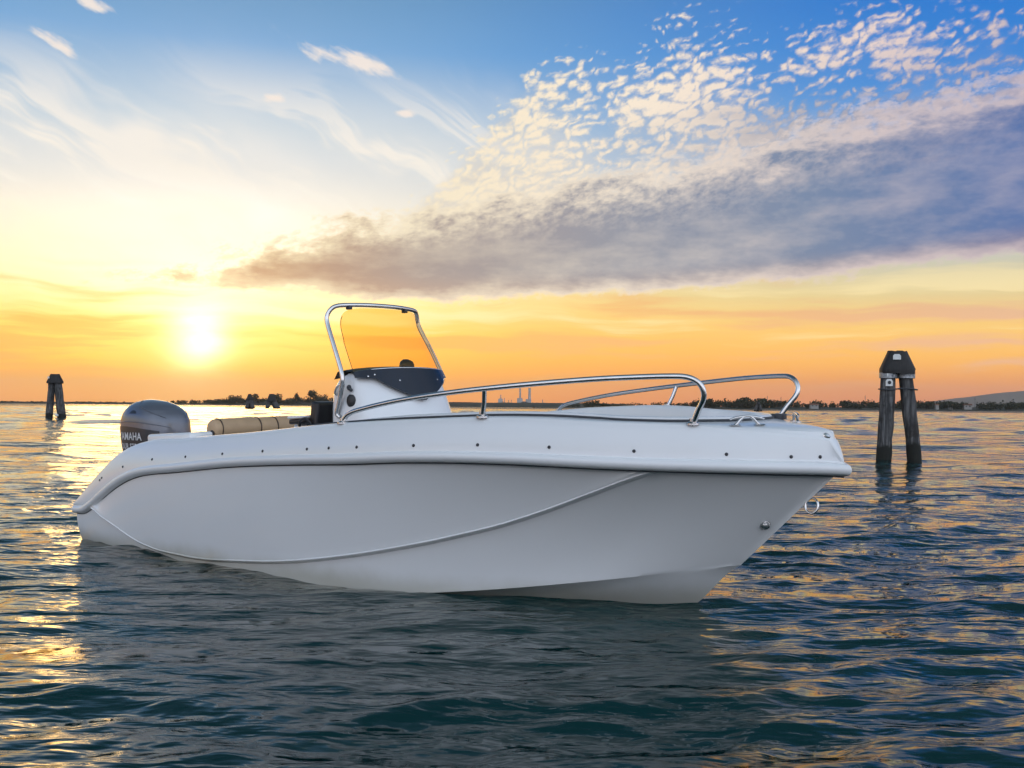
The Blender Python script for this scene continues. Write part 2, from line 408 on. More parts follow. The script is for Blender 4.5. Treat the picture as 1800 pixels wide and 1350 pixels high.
def make_water():
    px = 1.15 * 1024                                    # height times focal length in pixels of the picture
    # rings: about half a picture row apart near by, coarser far away
    rows = [0.35, 0.8, 1.3, 1.8]
    d = 2.2
    while d < 420: rows.append(d); d += max(0.010, min(d * d / px * 0.52, 1.1 + d * 0.004))
    while d < 10800: rows.append(d); d *= 1.10
    rows = np.array(rows)
    fr = np.concatenate([np.linspace(-34, 34, 760), np.linspace(35, 325, 120)])   # degrees, finer where the boat lies
    A = np.radians(fr); nr, na = len(rows), len(A)
    RR, AA = np.meshgrid(rows, A, indexing='ij')
    X = RR * np.sin(AA); Y = RR * np.cos(AA)
    dr = np.gradient(rows)[:, None] * np.ones((1, na)); da = np.abs(np.gradient(A))[None, :] * RR
    X, Y, Z = water_disp(X, Y, np.maximum(dr, da * 0.8))
    co = np.empty((nr * na + 1, 3)); co[:-1, 0] = X.ravel(); co[:-1, 1] = Y.ravel(); co[:-1, 2] = Z.ravel(); co[-1] = (0, 0, 0)
    i, j = np.meshgrid(np.arange(nr - 1), np.arange(na), indexing='ij'); j2 = (j + 1) % na
    q = np.stack([i * na + j, (i + 1) * na + j, (i + 1) * na + j2, i * na + j2], -1).reshape(-1, 4)
    me = bpy.data.meshes.new('water'); nf = len(q)
    tri = np.stack([np.full(na, nr * na), np.arange(na), (np.arange(na) + 1) % na], -1)
    me.vertices.add(len(co)); me.vertices.foreach_set('co', co.ravel())
    me.loops.add(nf * 4 + na * 3); me.loops.foreach_set('vertex_index', np.concatenate([q.ravel(), tri.ravel()]).astype(np.int32))
    me.polygons.add(nf + na)
    me.polygons.foreach_set('loop_start', np.concatenate([np.arange(nf) * 4, nf * 4 + np.arange(na) * 3]).astype(np.int32))
    me.polygons.foreach_set('use_smooth', np.ones(nf + na, bool))
    me.update(calc_edges=True)
    o = bpy.data.objects.new('water', me); COL.objects.link(o); o['kind'] = 'structure'
    m = mat('sea_water', (0.004, 0.020, 0.024), 0.02, ior=1.33)
    t = m.node_tree; b = t.nodes['Principled BSDF']
    g = t.nodes.new('ShaderNodeNewGeometry'); v = g.outputs['Position']
    def rip(scale, st, rot, det):
        mp = t.nodes.new('ShaderNodeMapping'); mp.inputs['Scale'].default_value = st; mp.inputs['Rotation'].default_value = (0, 0, rot)
        t.links.new(v, mp.inputs[0]); return nz(t, mp.outputs[0], scale, det, 0.5, 0.3)
    hgt = rip(3.2, (0.55, 1.5, 1), 0.35, 3) * 0.040 + rip(9.0, (0.6, 1.3, 1), -0.2, 2) * 0.012 + rip(1.1, (0.7, 1.4, 1), 0.1, 2) * 0.065 + rip(0.30, (0.5, 1.5, 1), -0.08, 3) * 0.32
    bp = t.nodes.new('ShaderNodeBump'); bp.inputs['Strength'].default_value = 1.0; bp.inputs['Distance'].default_value = 1.0
    if 'Filter Width' in bp.inputs: bp.inputs['Filter Width'].default_value = 0.004
    t.links.new(hgt.s, bp.inputs['Height']); t.links.new(bp.outputs[0], b.inputs['Normal'])
    body = nz(t, v, 0.25, 3)
    t.links.new(mixc(t, body.step(0.3, 0.7), (0.0028, 0.024, 0.025, 1), (0.004, 0.034, 0.034, 1)), b.inputs['Base Color'])
    me.materials.append(m)
    return o
water = make_water()

# ------------------------------------------------------------------ far shores, hill
H_V = lambda k: 0.0
def ridge(name, d, x0, x1, hfun, depth, m, step):
    xs = np.arange(x0, x1 + step, step); vs = []
    for x in xs:
        h = hfun(x)
        vs += [(x, d, -0.8), (x, d + depth * 0.05, min(h, 0.9)), (x, d + depth * 0.3, h * 0.8), (x, d + depth * 0.5, h), (x, d + depth, -0.8)]
    o = auto(ob(name, vs, grid_faces(len(xs), 5), m), 60); o['kind'] = 'structure'; return o
def fbm(x, s, seed): return mnoise.fractal(Vector((x / s, seed, 0.3)), 1.0, 2.0, 4)
SHORE = mottled(mat('shore_scrub', (0.035, 0.040, 0.025), 0.9), (0.028, 0.034, 0.020), (0.060, 0.055, 0.036), 0.05)
HILL = mottled(mat('hill_woodland', (0.05, 0.06, 0.04), 0.95), (0.045, 0.055, 0.035), (0.07, 0.075, 0.05), 0.004)
ridge('far_shore_low', 1250, -2600, 140, lambda x: 2.6 + 0.9 * fbm(x, 90, 1.0) + 3.0 * max(0, min(1, (x + 400) / 80)), 120, SHORE, 8)
ridge('far_shore_marsh', 1700, -330, 420, lambda x: 3.4 + 0.8 * fbm(x, 120, 6.0), 150, SHORE, 12)
ridge('far_shore_wooded', 880, 20, 1700, lambda x: max(0.4, min(3.6, 1.2 + 0.006 * (x - 60)) + 0.7 * fbm(x, 60, 3.0)), 160, SHORE, 7)
ridge('distant_hill', 10100, 3700, 6400, lambda x: max(3, 6 + 190 * min(1.25, max(0, (x - 3850) / 1300.0)) ** .8 + 10 * fbm(x, 600, 5.0)), 600, HILL, 50)

# ------------------------------------------------------------------ the motorboat
def curve(pts):
    p = np.array(pts, float); xs, ys = p[:, 0], p[:, 1]; m = np.gradient(ys, xs)
    def fn(x):
        x = np.asarray(x, float); k = np.clip(np.searchsorted(xs, x) - 1, 0, len(xs) - 2)
        h = xs[k + 1] - xs[k]; t = np.clip((x - xs[k]) / h, 0, 1)
        return (2*t**3 - 3*t**2 + 1)*ys[k] + (t**3 - 2*t**2 + t)*h*m[k] + (3*t**2 - 2*t**3)*ys[k + 1] + (t**3 - t**2)*h*m[k + 1]
    return fn
# lines of the boat: x from the transom forward, half-breadths and heights in metres
rail_w = curve([(0,1.15),(1,1.19),(2,1.215),(3,1.22),(3.6,1.205),(4.2,1.135),(4.7,1.01),(5.1,.855),(5.45,.67),(5.75,.46),(5.95,.28),(6.08,.13),(6.17,0)])
rail_z = curve([(0,.300),(.146,.311),(.29,.364),(.441,.438),(.588,.509),(.731,.569),(.869,.616),(1.065,.663),(1.253,.689),(1.5,.711),(2.304,.791),(2.94,.832),(3.514,.86),(3.943,.885),(4.335,.895),(4.676,.893),(5.123,.878),(5.39,.868),(5.65,.859),(5.91,.847),(6.115,.833),(6.17,.825)])
gun_z = curve([(0,.36),(.142,.462),(.385,.627),(.633,.765),(.889,.85),(1.08,.885),(1.574,.918),(1.988,.95),(2.366,.976),(2.716,1.006),(3.04,1.035),(3.344,1.058),(3.741,1.081),(4.12,1.097),(4.413,1.107),(4.748,1.104),(5.054,1.087),(5.346,1.074),(5.526,1.065),(5.698,1.042),(5.862,1.024),(6.016,1.001),(6.08,.985)])
inset = curve([(0,.03),(.5,.07),(3,.09),(5,.09),(5.8,.1),(6.17,.1)])
chine_w = curve([(0,1.02),(1,1.05),(2,1.05),(3,1.0),(3.5,.94),(3.9,.855),(4.3,.735),(4.7,.56),(5.0,.395),(5.3,.19),(5.52,0)])
chine_z = curve([(0,-.02),(1,-.04),(2,-.05),(3,-.03),(3.737,.02),(4.048,.055),(4.397,.099),(4.729,.144),(5.033,.187),(5.316,.23),(5.52,.257)])
keel_z = curve([(0,-.42),(2,-.42),(3.5,-.40),(4.3,-.34),(4.75,-.24),(5.0,-.14),(5.23,.0),(5.473,.228),(5.52,.257)])
crease_t = curve([(0,1.0),(.0425,.95),(.0783,.602),(.1211,.356),(.1631,.213),(.2017,.152),(.2722,.124),(.3246,.122),(.4025,.15),(.4823,.187),(.5728,.256),(.6493,.33),(.7142,.412),(.7702,.517),(.8047,.623),(.8358,.748),(.8718,.909),(.895,1.0),(1.0,1.0)])
def gun_w(x): return np.maximum(rail_w(x) - inset(x), 0)
def side(g, t):
    xr = 6.10 * g; xc = 5.52 * g
    r = np.array([xr, max(float(rail_w(xr * 6.17 / 6.10)) - .045, 0), rail_z(xr) - .02]); c = np.array([xc, chine_w(xc), chine_z(xc)])
    p = c + (r - c) * t
    fl = .075 * np.clip((g - .45) / .4, 0, 1) * np.clip((1 - g) / .12, 0, 1) - .02 * np.clip((.7 - g) / .4, 0, 1)
    p[1] = max(p[1] - 4 * t * (1 - t) * fl, 0)
    return p
def flange(g, t):
    xr = 6.13 * g; xg = 6.06 * g
    r = np.array([xr, max(float(rail_w(xr * 6.17 / 6.13)) - .02, 0), rail_z(xr) + .03]); q = np.array([xg, gun_w(xg), gun_z(xg)])
    p = r + (q - r) * t; p[1] += .012 * 4 * t * (1 - t)
    return p

boat = empty('motorboat', (-2.906, 9.417, 0), (0.028, 0, -0.699))
tag(boat, 'white open motorboat with steel bow rails and grey outboard, afloat at sunset', 'motorboat')
def P(x, s, z): return (x, -s, z)              # s = towards starboard
def both(rows):                                # rows[i][j] starboard points -> full-width grid keel symmetric
    return rows + [[(x, -y, z) for x, y, z in r] for r in rows]

GS = np.unique(np.concatenate([np.linspace(0, .14, 26), np.linspace(.14, .86, 90), np.linspace(.86, 1.0, 44)]))
def build_hull():
    geos = []
    for sg in (1, -1):
        rows = []
        for g in GS:
            tk = float(np.clip(crease_t(g), 0, 1)); xc = 5.52 * g
            k = np.array([xc, 0, keel_z(xc)]); c = side(g, 0); row = []
            for a in np.linspace(0, 1, 7): row.append(k + (c - k) * a + np.array([0, 0, -.02 * math.sin(math.pi * a) * (1 - g)]))
            # small chine step
            c2 = c + np.array([0, .016 * min(1, (1 - g) * 2.5), .002]); row.append(c2)
            off = .030 * float(np.clip((1 - tk) / .12, 0, 1)) * float(np.clip(g / .05, 0, 1))
            for a in np.linspace(0.04, 1, 12): row.append(side(g, tk * a) + np.array([0, .016 * min(1, (1 - g) * 2.5) * (1 - a), 0]))
            hgt = max(float(side(g, 1)[2] - c[2]), .05); e = .016 / hgt
            for w, a in ((.55, .35), (1.0, 1.0), (1.0, 1.8), (.92, 3.0)):
                q = side(g, min(1, tk + e * a)); q[1] += off * w; row.append(q)
            t0 = min(1, tk + e * 3.0)
            for a in np.linspace(.06, 1, 16):
                q = side(g, t0 + (1 - t0) * a); q[1] += off * .92 * (1 - a) ** 1.3; row.append(q)
            rows.append([P(q[0], q[1] * sg, q[2]) for q in row])
        nv = len(rows[0])
        geos.append(([p for r in rows for p in r], grid_faces(len(rows), nv)))
        # transom half
        r0 = rows[0]; top = P(0, 0, r0[-1][2]); 
        v = r0 + [top]; geos.append((v, [tuple(range(len(v)))]))
    return auto(ob('hull', *join_geo(*geos), HULLM, boat), 28)
hull = build_hull()
for sg in (1, -1):                               # bead added along the knuckle of the topsides for a crisp highlight line
    bead = []
    for g in np.linspace(.048, .885, 120):
        tk = float(np.clip(crease_t(g), 0, 1)); hgt = max(float(side(g, 1)[2] - side(g, 0)[2]), .05); q = side(g, min(1, tk + .016 / hgt * 1.5))
        q[1] += .030 * float(np.clip((1 - tk) / .12, 0, 1)) * float(np.clip(g / .05, 0, 1)) + .0005; bead.append(P(q[0], q[1] * sg, q[2]))
    tube('knuckle_bead', bead, .0055, HULLM, hull, 8)

def build_rub_rail():
    path = []
    for x in np.concatenate([np.linspace(0.0, 1.3, 40), np.linspace(1.35, 5.4, 80), np.linspace(5.43, 6.17, 40)]):
        path.append((x, float(rail_w(x)), float(rail_z(x))))
    prof = [(-.075, .040), (-.042, .036), (-.034, .030), (-.024, .031), (-.008, .024), (0, .008), (.0, -.006), (-.006, -.020), (-.02, -.031), (-.045, -.036), (-.05, -.042), (-.075, -.042)]
    full = path + [(x, -s, z) for x, s, z in path[-2::-1]]; n = len(full); vs = []
    for i, (x, s, z) in enumerate(full):
        a = full[max(i - 1, 0)]; b = full[min(i + 1, n - 1)]
        tx, ts = b[0] - a[0], b[1] - a[1]; l = math.hypot(tx, ts) or 1
        nx, ns = -ts / l, tx / l
        if nx * (x - 3) + ns * s < 0 and abs(s) > .3: nx, ns = -nx, -ns
        if abs(s) <= .3: nx, ns = (abs(nx), ns if ns * s >= 0 else -ns)
        for o, h in prof: vs.append(P(x + nx * o, s + ns * o, z + h))
    fs = grid_faces(n, len(prof)) + [tuple(range(len(prof))), tuple((n - 1) * len(prof) + k for k in range(len(prof)))]
    o = auto(ob('rub_rail', vs, fs, GEL, boat), 50); m_ = len(prof)
    tube('rail_shadow_line', [Vector(vs[i * m_ + 9]) + (Vector(vs[i * m_ + 10]) - Vector(vs[i * m_ + 9])) * .4 for i in range(n)], .0055, SEAL, o, 6)  # thin dark strip standing in for the shadow gap under the rub rail
    tube('rail_bead', [Vector(vs[i * m_ + 1]) for i in range(n)], .0065, GEL, o, 6)
    return o
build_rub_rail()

# inner edge of the side decks, closing to a U at the bow
def inner_w(x):
    w = float(gun_w(x)) - .15 - .03 * min(1, max(0, (x - 3) / 1.5))
    if x < 1.0: w = float(gun_w(x)) - (.06 + .09 * x)
    if x > 5.0: w = (float(gun_w(5.0)) - .18) * math.sqrt(max(0, 1 - ((x - 5.0) / .64) ** 2))
    return max(w, 0)
def deck_z(x, s):
    g = max(float(gun_w(x)), .02); cam_ = .006 + .028 * min(1, max(0, (x - 5.1) / .7))
    return float(gun_z(x)) + .010 + cam_ * (1 - min(1, (s / g)) ** 2) * min(1, x)
def floor_z(x): return float(np.interp(x, [3.4, 4.4, 5.0, 5.5], [.34, .55, .78, .93]))
def build_deck():
    gs = np.unique(np.concatenate([np.linspace(0, .2, 34), np.linspace(.2, .84, 70), np.linspace(.84, .94, 60), np.linspace(.94, 1, 24)])); geos = []; ends = []
    for sg in (1, -1):
        rows = []
        for g in gs:
            row = [flange(g, t) for t in np.linspace(-.06, .93, 9)]
            G = flange(g, 1.0); x = G[0]; w = G[1]
            row += [np.array([G[0], w - .002, G[2] - .006]), np.array([x, max(w - .008, 0), G[2] + .004]), np.array([x, max(w - .020, 0), G[2] + .009])]
            wi = inner_w(x) if x < 5.64 else 0.0; w0 = max(w - .03, 0); wi = min(wi, w0)
            for a in np.linspace(0, 1, 8):
                s = w0 + (wi - w0) * a; row.append(np.array([x, s, deck_z(x, s)]))
            zin = floor_z(x) if x < 5.64 else deck_z(x, 0) - .01
            row += [np.array([x, max(wi - .004, 0), row[-1][2] - .012]), np.array([x, max(wi - .01, 0), min(zin, row[-1][2] - .02)])]
            rows.append([P(q[0], q[1] * sg, q[2]) for q in row])
        geos.append(([p for r in rows for p in r], grid_faces(len(rows), len(rows[0]))))
        r0 = rows[0]; geos.append((r0, [tuple(range(len(r0)))]))
        ends.append(rows[-1][:-2])
    e0 = ends[0]; ne = len(e0); nose = []
    for a in np.linspace(0, math.pi, 13): nose += [(p[0] + .35 * abs(p[1]) * math.sin(a), p[1] * math.cos(a), p[2] - .010 * math.sin(a) * (i > 8)) for i, p in enumerate(e0)]
    geos.append((nose, grid_faces(13, ne)))
    return auto(ob('deck', *join_geo(*geos), GEL, boat), 32)
build_deck()

# raised coaming round the bow cockpit
def build_coaming():
    xs = np.concatenate([np.linspace(2.9, 5.0, 40), 5.0 + .64 * np.sin(np.linspace(0.03, math.pi / 2, 26))])
    path = [(x, inner_w(x) if x < 5.639 else 0.0) for x in xs]; full = path + [(x, -s) for x, s in path[-2::-1]]; n = len(full); vs = []
    prof = [(.012, -.01), (.010, .012), (.004, .020), (-.012, .025), (-.040, .022), (-.056, .014), (-.062, .0), (-.070, -.10), (-.085, None)]
    for i, (x, s) in enumerate(full):
        a = full[max(i - 1, 0)]; b = full[min(i + 1, n - 1)]; tx, ts = b[0] - a[0], b[1] - a[1]; l = math.hypot(tx, ts) or 1
        nx, ns = -ts / l, tx / l
        if nx * (x - 3.5) + ns * s < 0: nx, ns = -nx, -ns
        rise = min(1, max(.05, (x - 2.9) / .9)); zb = deck_z(x, s)
        for o, h in prof: vs.append(P(x + nx * o, s + ns * o, floor_z(x) if h is None else zb + h * (rise if h > 0 else 1)))
    o = auto(ob('coaming', vs, grid_faces(n, len(prof)), GEL, boat), 45)
    gv = [P(x, s + (.013 if s > 0 else -.013) if abs(s) > .2 else s, deck_z(x, s) + .004) for x, s in full]
    nn = []
    for i, (x, s) in enumerate(full):
        a = full[max(i - 1, 0)]; b = full[min(i + 1, n - 1)]; tx, ts = b[0] - a[0], b[1] - a[1]; l = math.hypot(tx, ts) or 1
        nx, ns = -ts / l, tx / l
        if nx * (x - 3.5) + ns * s < 0: nx, ns = -nx, -ns
        nn.append(P(x + nx * .016, s + ns * .016, deck_z(x, s) + .005))
    tube('rubber_seal', nn, .008, SEAL, o, 6)
    return o
build_coaming()
def build_sole():
    xs = np.linspace(.8, 5.55, 30); rows = []
    for x in xs:
        w = min(float(gun_w(x)) - .02, float(chine_w(min(x, 5.2))) + .04); rows.append([P(x, max(.05, min(w, inner_w(x) + .02)) * a, floor_z(x) + .004) for a in np.linspace(1, -1, 7)])
    return ob('cockpit_sole', [p for r in rows for p in r], grid_faces(30, 7), GREYNON, boat)
build_sole()
auto(ob('stern_platform', *box_geo(.02, .86, -1.08, 1.08, .24, .30), GREYNON, boat))
auto(ob('stern_bulkhead', *box_geo(.82, .90, -1.04, 1.04, .28, .84), GEL, boat))
auto(ob('bench_base', *box_geo(.92, 1.42, -.96, .96, .345, .78), GEL, boat))
# white moulded pads on the stern quarters
for sg in (1, -1):
    o = ob('stern_pad', *box_geo(1.02, 1.62, min(sg*.86, sg*1.06) , max(sg*.86, sg*1.06), .88, .955), GEL, boat)
    o.data.transform(Matrix.Translation((1.3, 0, .92)) @ Matrix.Rotation(-.05, 4, 'Y') @ Matrix.Translation((-1.3, 0, -.92))); bevel(o, .022, 3)

# ---- deck screws along the flange
sv, sf = lathe_geo([(.0095, -.004), (.0095, .002), (.006, .005), (.001, .0055)], 10)
SCM = None
for g, t in [(.0731,.484),(.0782,.499),(.1365,.27),(.2095,.237),(.2855,.224),(.3625,.182),(.4379,.188),(.5124,.19),(.5464,.205),(.5866,.199),(.6589,.188),(.728,.206),(.7944,.208),(.863,.202),(.929,.198),(.9705,.184),(.988,.209)]:
    for sg in (1, -1):
        p = Vector(flange(g, t)); du = Vector(flange(min(g + .004, 1), t)) - Vector(flange(g - .004, t)); dv = Vector(flange(g, t + .05)) - Vector(flange(g, t - .05))
        nr = du.cross(dv).normalized(); nr = nr if nr.y > 0 else -nr
        if SCM is None:
            o = ob('screw', sv, sf, SCREW, boat); SCM = o.data
        else:
            o = bpy.data.objects.new('screw', SCM); COL.objects.link(o); o.parent = boat
        nr = Vector((nr.x, -nr.y * sg, nr.z)); o.location = Vector((p.x, -p.y * sg, p.z)) + nr * .001; o.rotation_euler = nr.to_track_quat('Z', 'Y').to_euler()

# ---- bow rails
rail_pts = [(3.372,1.100,1.062),(3.378,1.100,1.085),(3.40,1.10,1.110),(3.435,1.10,1.130),(3.508,1.098,1.150),(3.72,1.097,1.188),(3.948,1.091,1.221),(4.236,1.074,1.253),(4.491,1.032,1.277),(4.787,.952,1.301),(5.094,.838,1.322),(5.292,.747,1.330),(5.46,.66,1.333),(5.54,.617,1.327),(5.59,.59,1.300),(5.612,.574,1.256),(5.603,.560,1.21),(5.557,.535,1.146),(5.511,.512,1.070)]
for sg in (1, -1):
    r = tube('bow_rail', smooth_path([P(x, s * sg, z) for x, s, z in rail_pts], 6), .0155, CHROME, boat, 14)
    if sg == 1: r['label'] = 'near starboard bow rail of polished steel'
    else: r['label'] = 'far port bow rail of polished steel'
    tube('rail_post', [P(4.433, .985 * sg, 1.112), P(4.47, 1.01 * sg, 1.20), P(4.491, 1.03 * sg, 1.275)], .0135, CHROME, r, 12)
    for x, s, z in ((3.372, 1.100, 1.070), (4.433, .985, 1.116), (5.511, .512, 1.080)):
        z = deck_z(x, s)
        auto(ob('base_plate', *lathe_geo([(.036, -.006), (.036, .004), (.026, .010), (.0185, .013), (.0185, .03)], 18, P(x, s * sg, z)), CHROME, r), 40)

# ---- cleats
def cleat(x, s, ang, sg, mt, label):
    z = deck_z(x, s) + .002
    def L2(a, b, h): c, d = math.cos(ang), math.sin(ang); return P(x + a * c - b * d, (s + (a * d + b * c)) * sg, z + h)
    g = [tube_geo(smooth_path([L2(-.10, 0, .036), L2(-.06, 0, .046), L2(0, 0, .052), L2(.06, 0, .046), L2(.10, 0, .036)], 5), [.005] * 3 + [.007] * 15 + [.005] * 3, 10)]
    for k in (-1, 1):
        g.append(tube_geo(smooth_path([L2(k * .072, 0, .004), L2(k * .055, 0, .018), L2(k * .038, 0, .036), L2(k * .022, 0, .047)], 5), .008, 10))
        g.append(tube_geo([L2(k * .045, 0, .004), L2(k * .100, 0, .004)], .014, 10, scale=(1, .35)))
    o = auto(ob('cleat', *join_geo(*g), mt, boat), 50); o['label'] = label
cleat(5.72, .30, -.95, 1, CHROME, 'steel mooring cleat on the starboard bow')
cleat(5.72, .30, -.95, -1, CHROME, 'steel mooring cleat on the port bow, rimmed by the sun')
# fairlead, bow light, bow eye, hull fitting
o = bevel(ob('fairlead', *box_geo(5.56, 5.64, .29, .36, deck_z(5.6, .32) - .005, deck_z(5.6, .32) + .030), SEAL, boat), .006)
o = auto(ob('bow_light', *lathe_geo([(.030, -.01), (.030, .006), (.026, .020), (.014, .028), (.002, .030)], 16, (6.035, -.03, .998), (.5, -.1, .85)), CHROME, boat), 40)
ring = [Vector((5.945 + .036 * math.cos(a), .010 * math.sin(a), .622 + .040 * math.sin(a))) for a in np.linspace(0, 2 * math.pi, 28, endpoint=False)]
tube('bow_eye', ring, .0065, CHROME, boat, 10, True)
p = Vector(side(.986, .452)); 
o = auto(ob('hull_fitting', *lathe_geo([(.030, -.02), (.030, .004), (.024, .012), (.013, .014), (.011, .026), (.003, .028)], 16, P(p.x, p.y, p.z), (.45, -.85, -.15)), CHROME, boat), 40)

# ---- console
def console():
    root = empty('console', parent=boat)
    lev = [(.34, 2.36, 3.08, .47), (.8, 2.39, 3.00, .465), (1.05, 2.415, 2.925, .455), (1.16, 2.42, 2.875, .45), (1.23, 2.43, 2.842, .447), (1.29, 2.455, 2.812, .443), (1.335, 2.495, 2.788, .438), (1.368, 2.55, 2.765, .430), (1.388, 2.61, 2.745, .418), (1.396, 2.65, 2.725, .40)]
    N = 56; vs = []
    for z, xa, xf, hw in lev:
        for k in range(N):
            a = 2 * math.pi * k / N; c, s_ = math.cos(a), math.sin(a); n = 5.0
            r = (abs(c) ** n + abs(s_) ** n) ** (-1 / n); u, v = r * c, r * s_
            cx, hx = (xa + xf) / 2, (xf - xa) / 2
            x = cx + hx * u + (.085 * (1 - v * v) if u > 0 else 0) * max(u, 0)
            vs.append(P(x, hw * v, z))
    fs = grid_faces(len(lev), N, False, True) + [tuple((len(lev) - 1) * N + k for k in range(N))]
    auto(ob('console_body', vs, fs, GEL, root), 40)
    # windscreen: curved sheet, its foot masked dark
    def sheet(h, z): return P(2.815 + .13 * (1 - h * h) - (z - 1.22) * .55, (.455 - (z - 1.3) * .085) * math.sin(h * 1.28) / math.sin(1.28), z)
    hs = np.linspace(-1, 1, 49)
    zb = lambda h: 1.352 - .150 * max(0, 1 - (abs(h + .02) / .62)) ** .8 - .02 * (1 - abs(h))
    zm = lambda h: 1.392 + .034 * (1 - h * h)
    zt = lambda h: 1.62 + .248 * max(0, 1 - abs(h) ** 5) ** .42
    def strip(name, f0, f1, nrow, m, th, off):
        vs = []
        for side_ in (0, 1):
            for h in hs:
                for a in np.linspace(0, 1, nrow):
                    q = Vector(sheet(h, f0(h) + (f1(h) - f0(h)) * a)); vs.append(q + Vector((.86, -.45 * h, .25)).normalized() * (off - side_ * th))
        n = len(hs) * nrow; f = grid_faces(len(hs), nrow); f += [tuple(i + n for i in reversed(q)) for q in f]
        rim = [i * nrow for i in range(len(hs))] + [(len(hs) - 1) * nrow + j for j in range(1, nrow)] + [i * nrow + nrow - 1 for i in range(len(hs) - 2, -1, -1)] + [j for j in range(nrow - 2, 0, -1)]
        f += [(rim[i], rim[(i + 1) % len(rim)], rim[(i + 1) % len(rim)] + n, rim[i] + n) for i in range(len(rim))]
        return auto(ob(name, vs, f, m, root), 50)
    strip('windscreen', lambda h: zm(h) - .012, zt, 16, GLASS, .004, .020)
    vis = strip('windscreen_mask', zb, zm, 10, NAVY, .012, .026); vis['label'] = 'black masked foot of the windscreen'
    # trims along the mask and the sheet's edge
    tube('trim', [Vector(sheet(h, zm(h))) + Vector((.022, 0, .004)) for h in hs], .006, CHROME, vis, 8)
    tube('edge_trim', [Vector(sheet(-1, z)) + Vector((.016, .006, 0)) for z in np.linspace(1.40, 1.62, 8)] , .0024, SEAL, vis, 6)
    tube('edge_trim', [Vector(sheet(1, z)) + Vector((.016, -.006, 0)) for z in np.linspace(1.40, 1.62, 8)] + [Vector(sheet(h, zt(h))) + Vector((.016, 0, 0)) for h in np.linspace(1, .86, 8)], .0024, SEAL, vis, 6)
    for h, z in ((.62, 1.372), (.74, 1.36), (.26, 1.330), (-.42, 1.335), (-.7, 1.362)):
        q = Vector(sheet(h, z)) + Vector((.86, -.45 * h, .25)).normalized() * .026
        auto(ob('screw', *lathe_geo([(.0055, -.004), (.0055, .002), (.002, .003)], 10, q, (.86, -.45 * h, .25)), CHROME, vis), 40)
    # dash pad behind the screen
    vs = []
    for h in np.linspace(-1, 1, 21):
        for dx, dzz in ((.06, .0), (.02, .022), (-.06, .034), (-.12, .026), (-.16, -.03)):
            q = Vector(sheet(h * .97, 1.385 + .03 * (1 - h * h))); vs.append((q.x - .06 + dx, q.y, q.z + dzz - .008))
    dp = auto(ob('dash_pad', vs, grid_faces(21, 5), BLACK, root), 40)
    q = Vector(sheet(-.12, 1.42)); g = lathe_geo([(.052, -.02), (.058, .005), (.056, .03), (.040, .052), (.015, .060), (.001, .061)], 18, (q.x - .10, q.y, q.z + .015), (.35, 0, .94))
    auto(ob('compass', *g, NAVY, root), 40)
    # tubular frame
    fr = [(2.597, .462, 1.075), (2.572, .470, 1.105), (2.605, .476, 1.18), (2.675, .505, 1.31), (2.682, .510, 1.36), (2.662, .507, 1.42), (2.565, .490, 1.60), (2.478, .470, 1.75), (2.464, .462, 1.81), (2.478, .435, 1.862), (2.50, .385, 1.888), (2.525, .25, 1.898), (2.54, .10, 1.902)]
    full = fr + [(x, -s, z) for x, s, z in fr[::-1]]
    f = tube('windscreen_frame', smooth_path([P(*q) for q in full], 6), .0165, CHROME, root, 14)
    for s_, x in ((.30, 2.52), (-.26, 2.525)): bevel(ob('bracket', *box_geo(x - .02, x + .02, -s_ - .016, -s_ + .016, 1.862, 1.892), SEAL, f), .004)
    # side fittings: switch plug, latch, grab handle
    auto(ob('vent_plug', *lathe_geo([(.052, -.012), (.052, .006), (.046, .010), (.044, .008), (.042, .016), (.030, .022), (.001, .023)], 24, P(2.705, .438, 1.195), (.12, -.99, .06)), BLACK, root), 35)
    auto(ob('plug_collar', *lathe_geo([(.062, -.012), (.062, .003), (.054, .006)], 24, P(2.705, .438, 1.195), (.12, -.99, .06)), GEL, root), 35)
    auto(ob('latch', *join_geo(tube_geo([P(2.675, .44, 1.288), P(2.69, .462, 1.284), P(2.72, .458, 1.268)], .012, 8), lathe_geo([(.020, 0), (.020, .012), (.010, .018)], 12, P(2.678, .438, 1.288), (.1, -1, 0))), SEAL, root), 40)
    tube('grab_handle', smooth_path([P(2.545, .44, 1.235), P(2.545, .462, 1.25), P(2.565, .470, 1.28), P(2.595, .466, 1.31), P(2.605, .44, 1.318)], 5), .009, CHROME, root, 10)
    # steering wheel on the helm side
    ring = [Vector((2.40 + .10 * math.cos(a) * .5, .17 * math.sin(a), 1.18 + .16 * math.cos(a))) for a in np.linspace(0, 2 * math.pi, 30, endpoint=False)]
    w = tube('steering_wheel', ring, .014, BLACK, root, 8, True)
    for a in (0.5, 2.6, 4.7): tube('spoke', [Vector((2.44, 0, 1.17)), Vector((2.40 + .05 * math.cos(a), .17 * math.sin(a), 1.18 + .16 * math.cos(a)))], .009, CHROME, w, 8)
    return root
console()

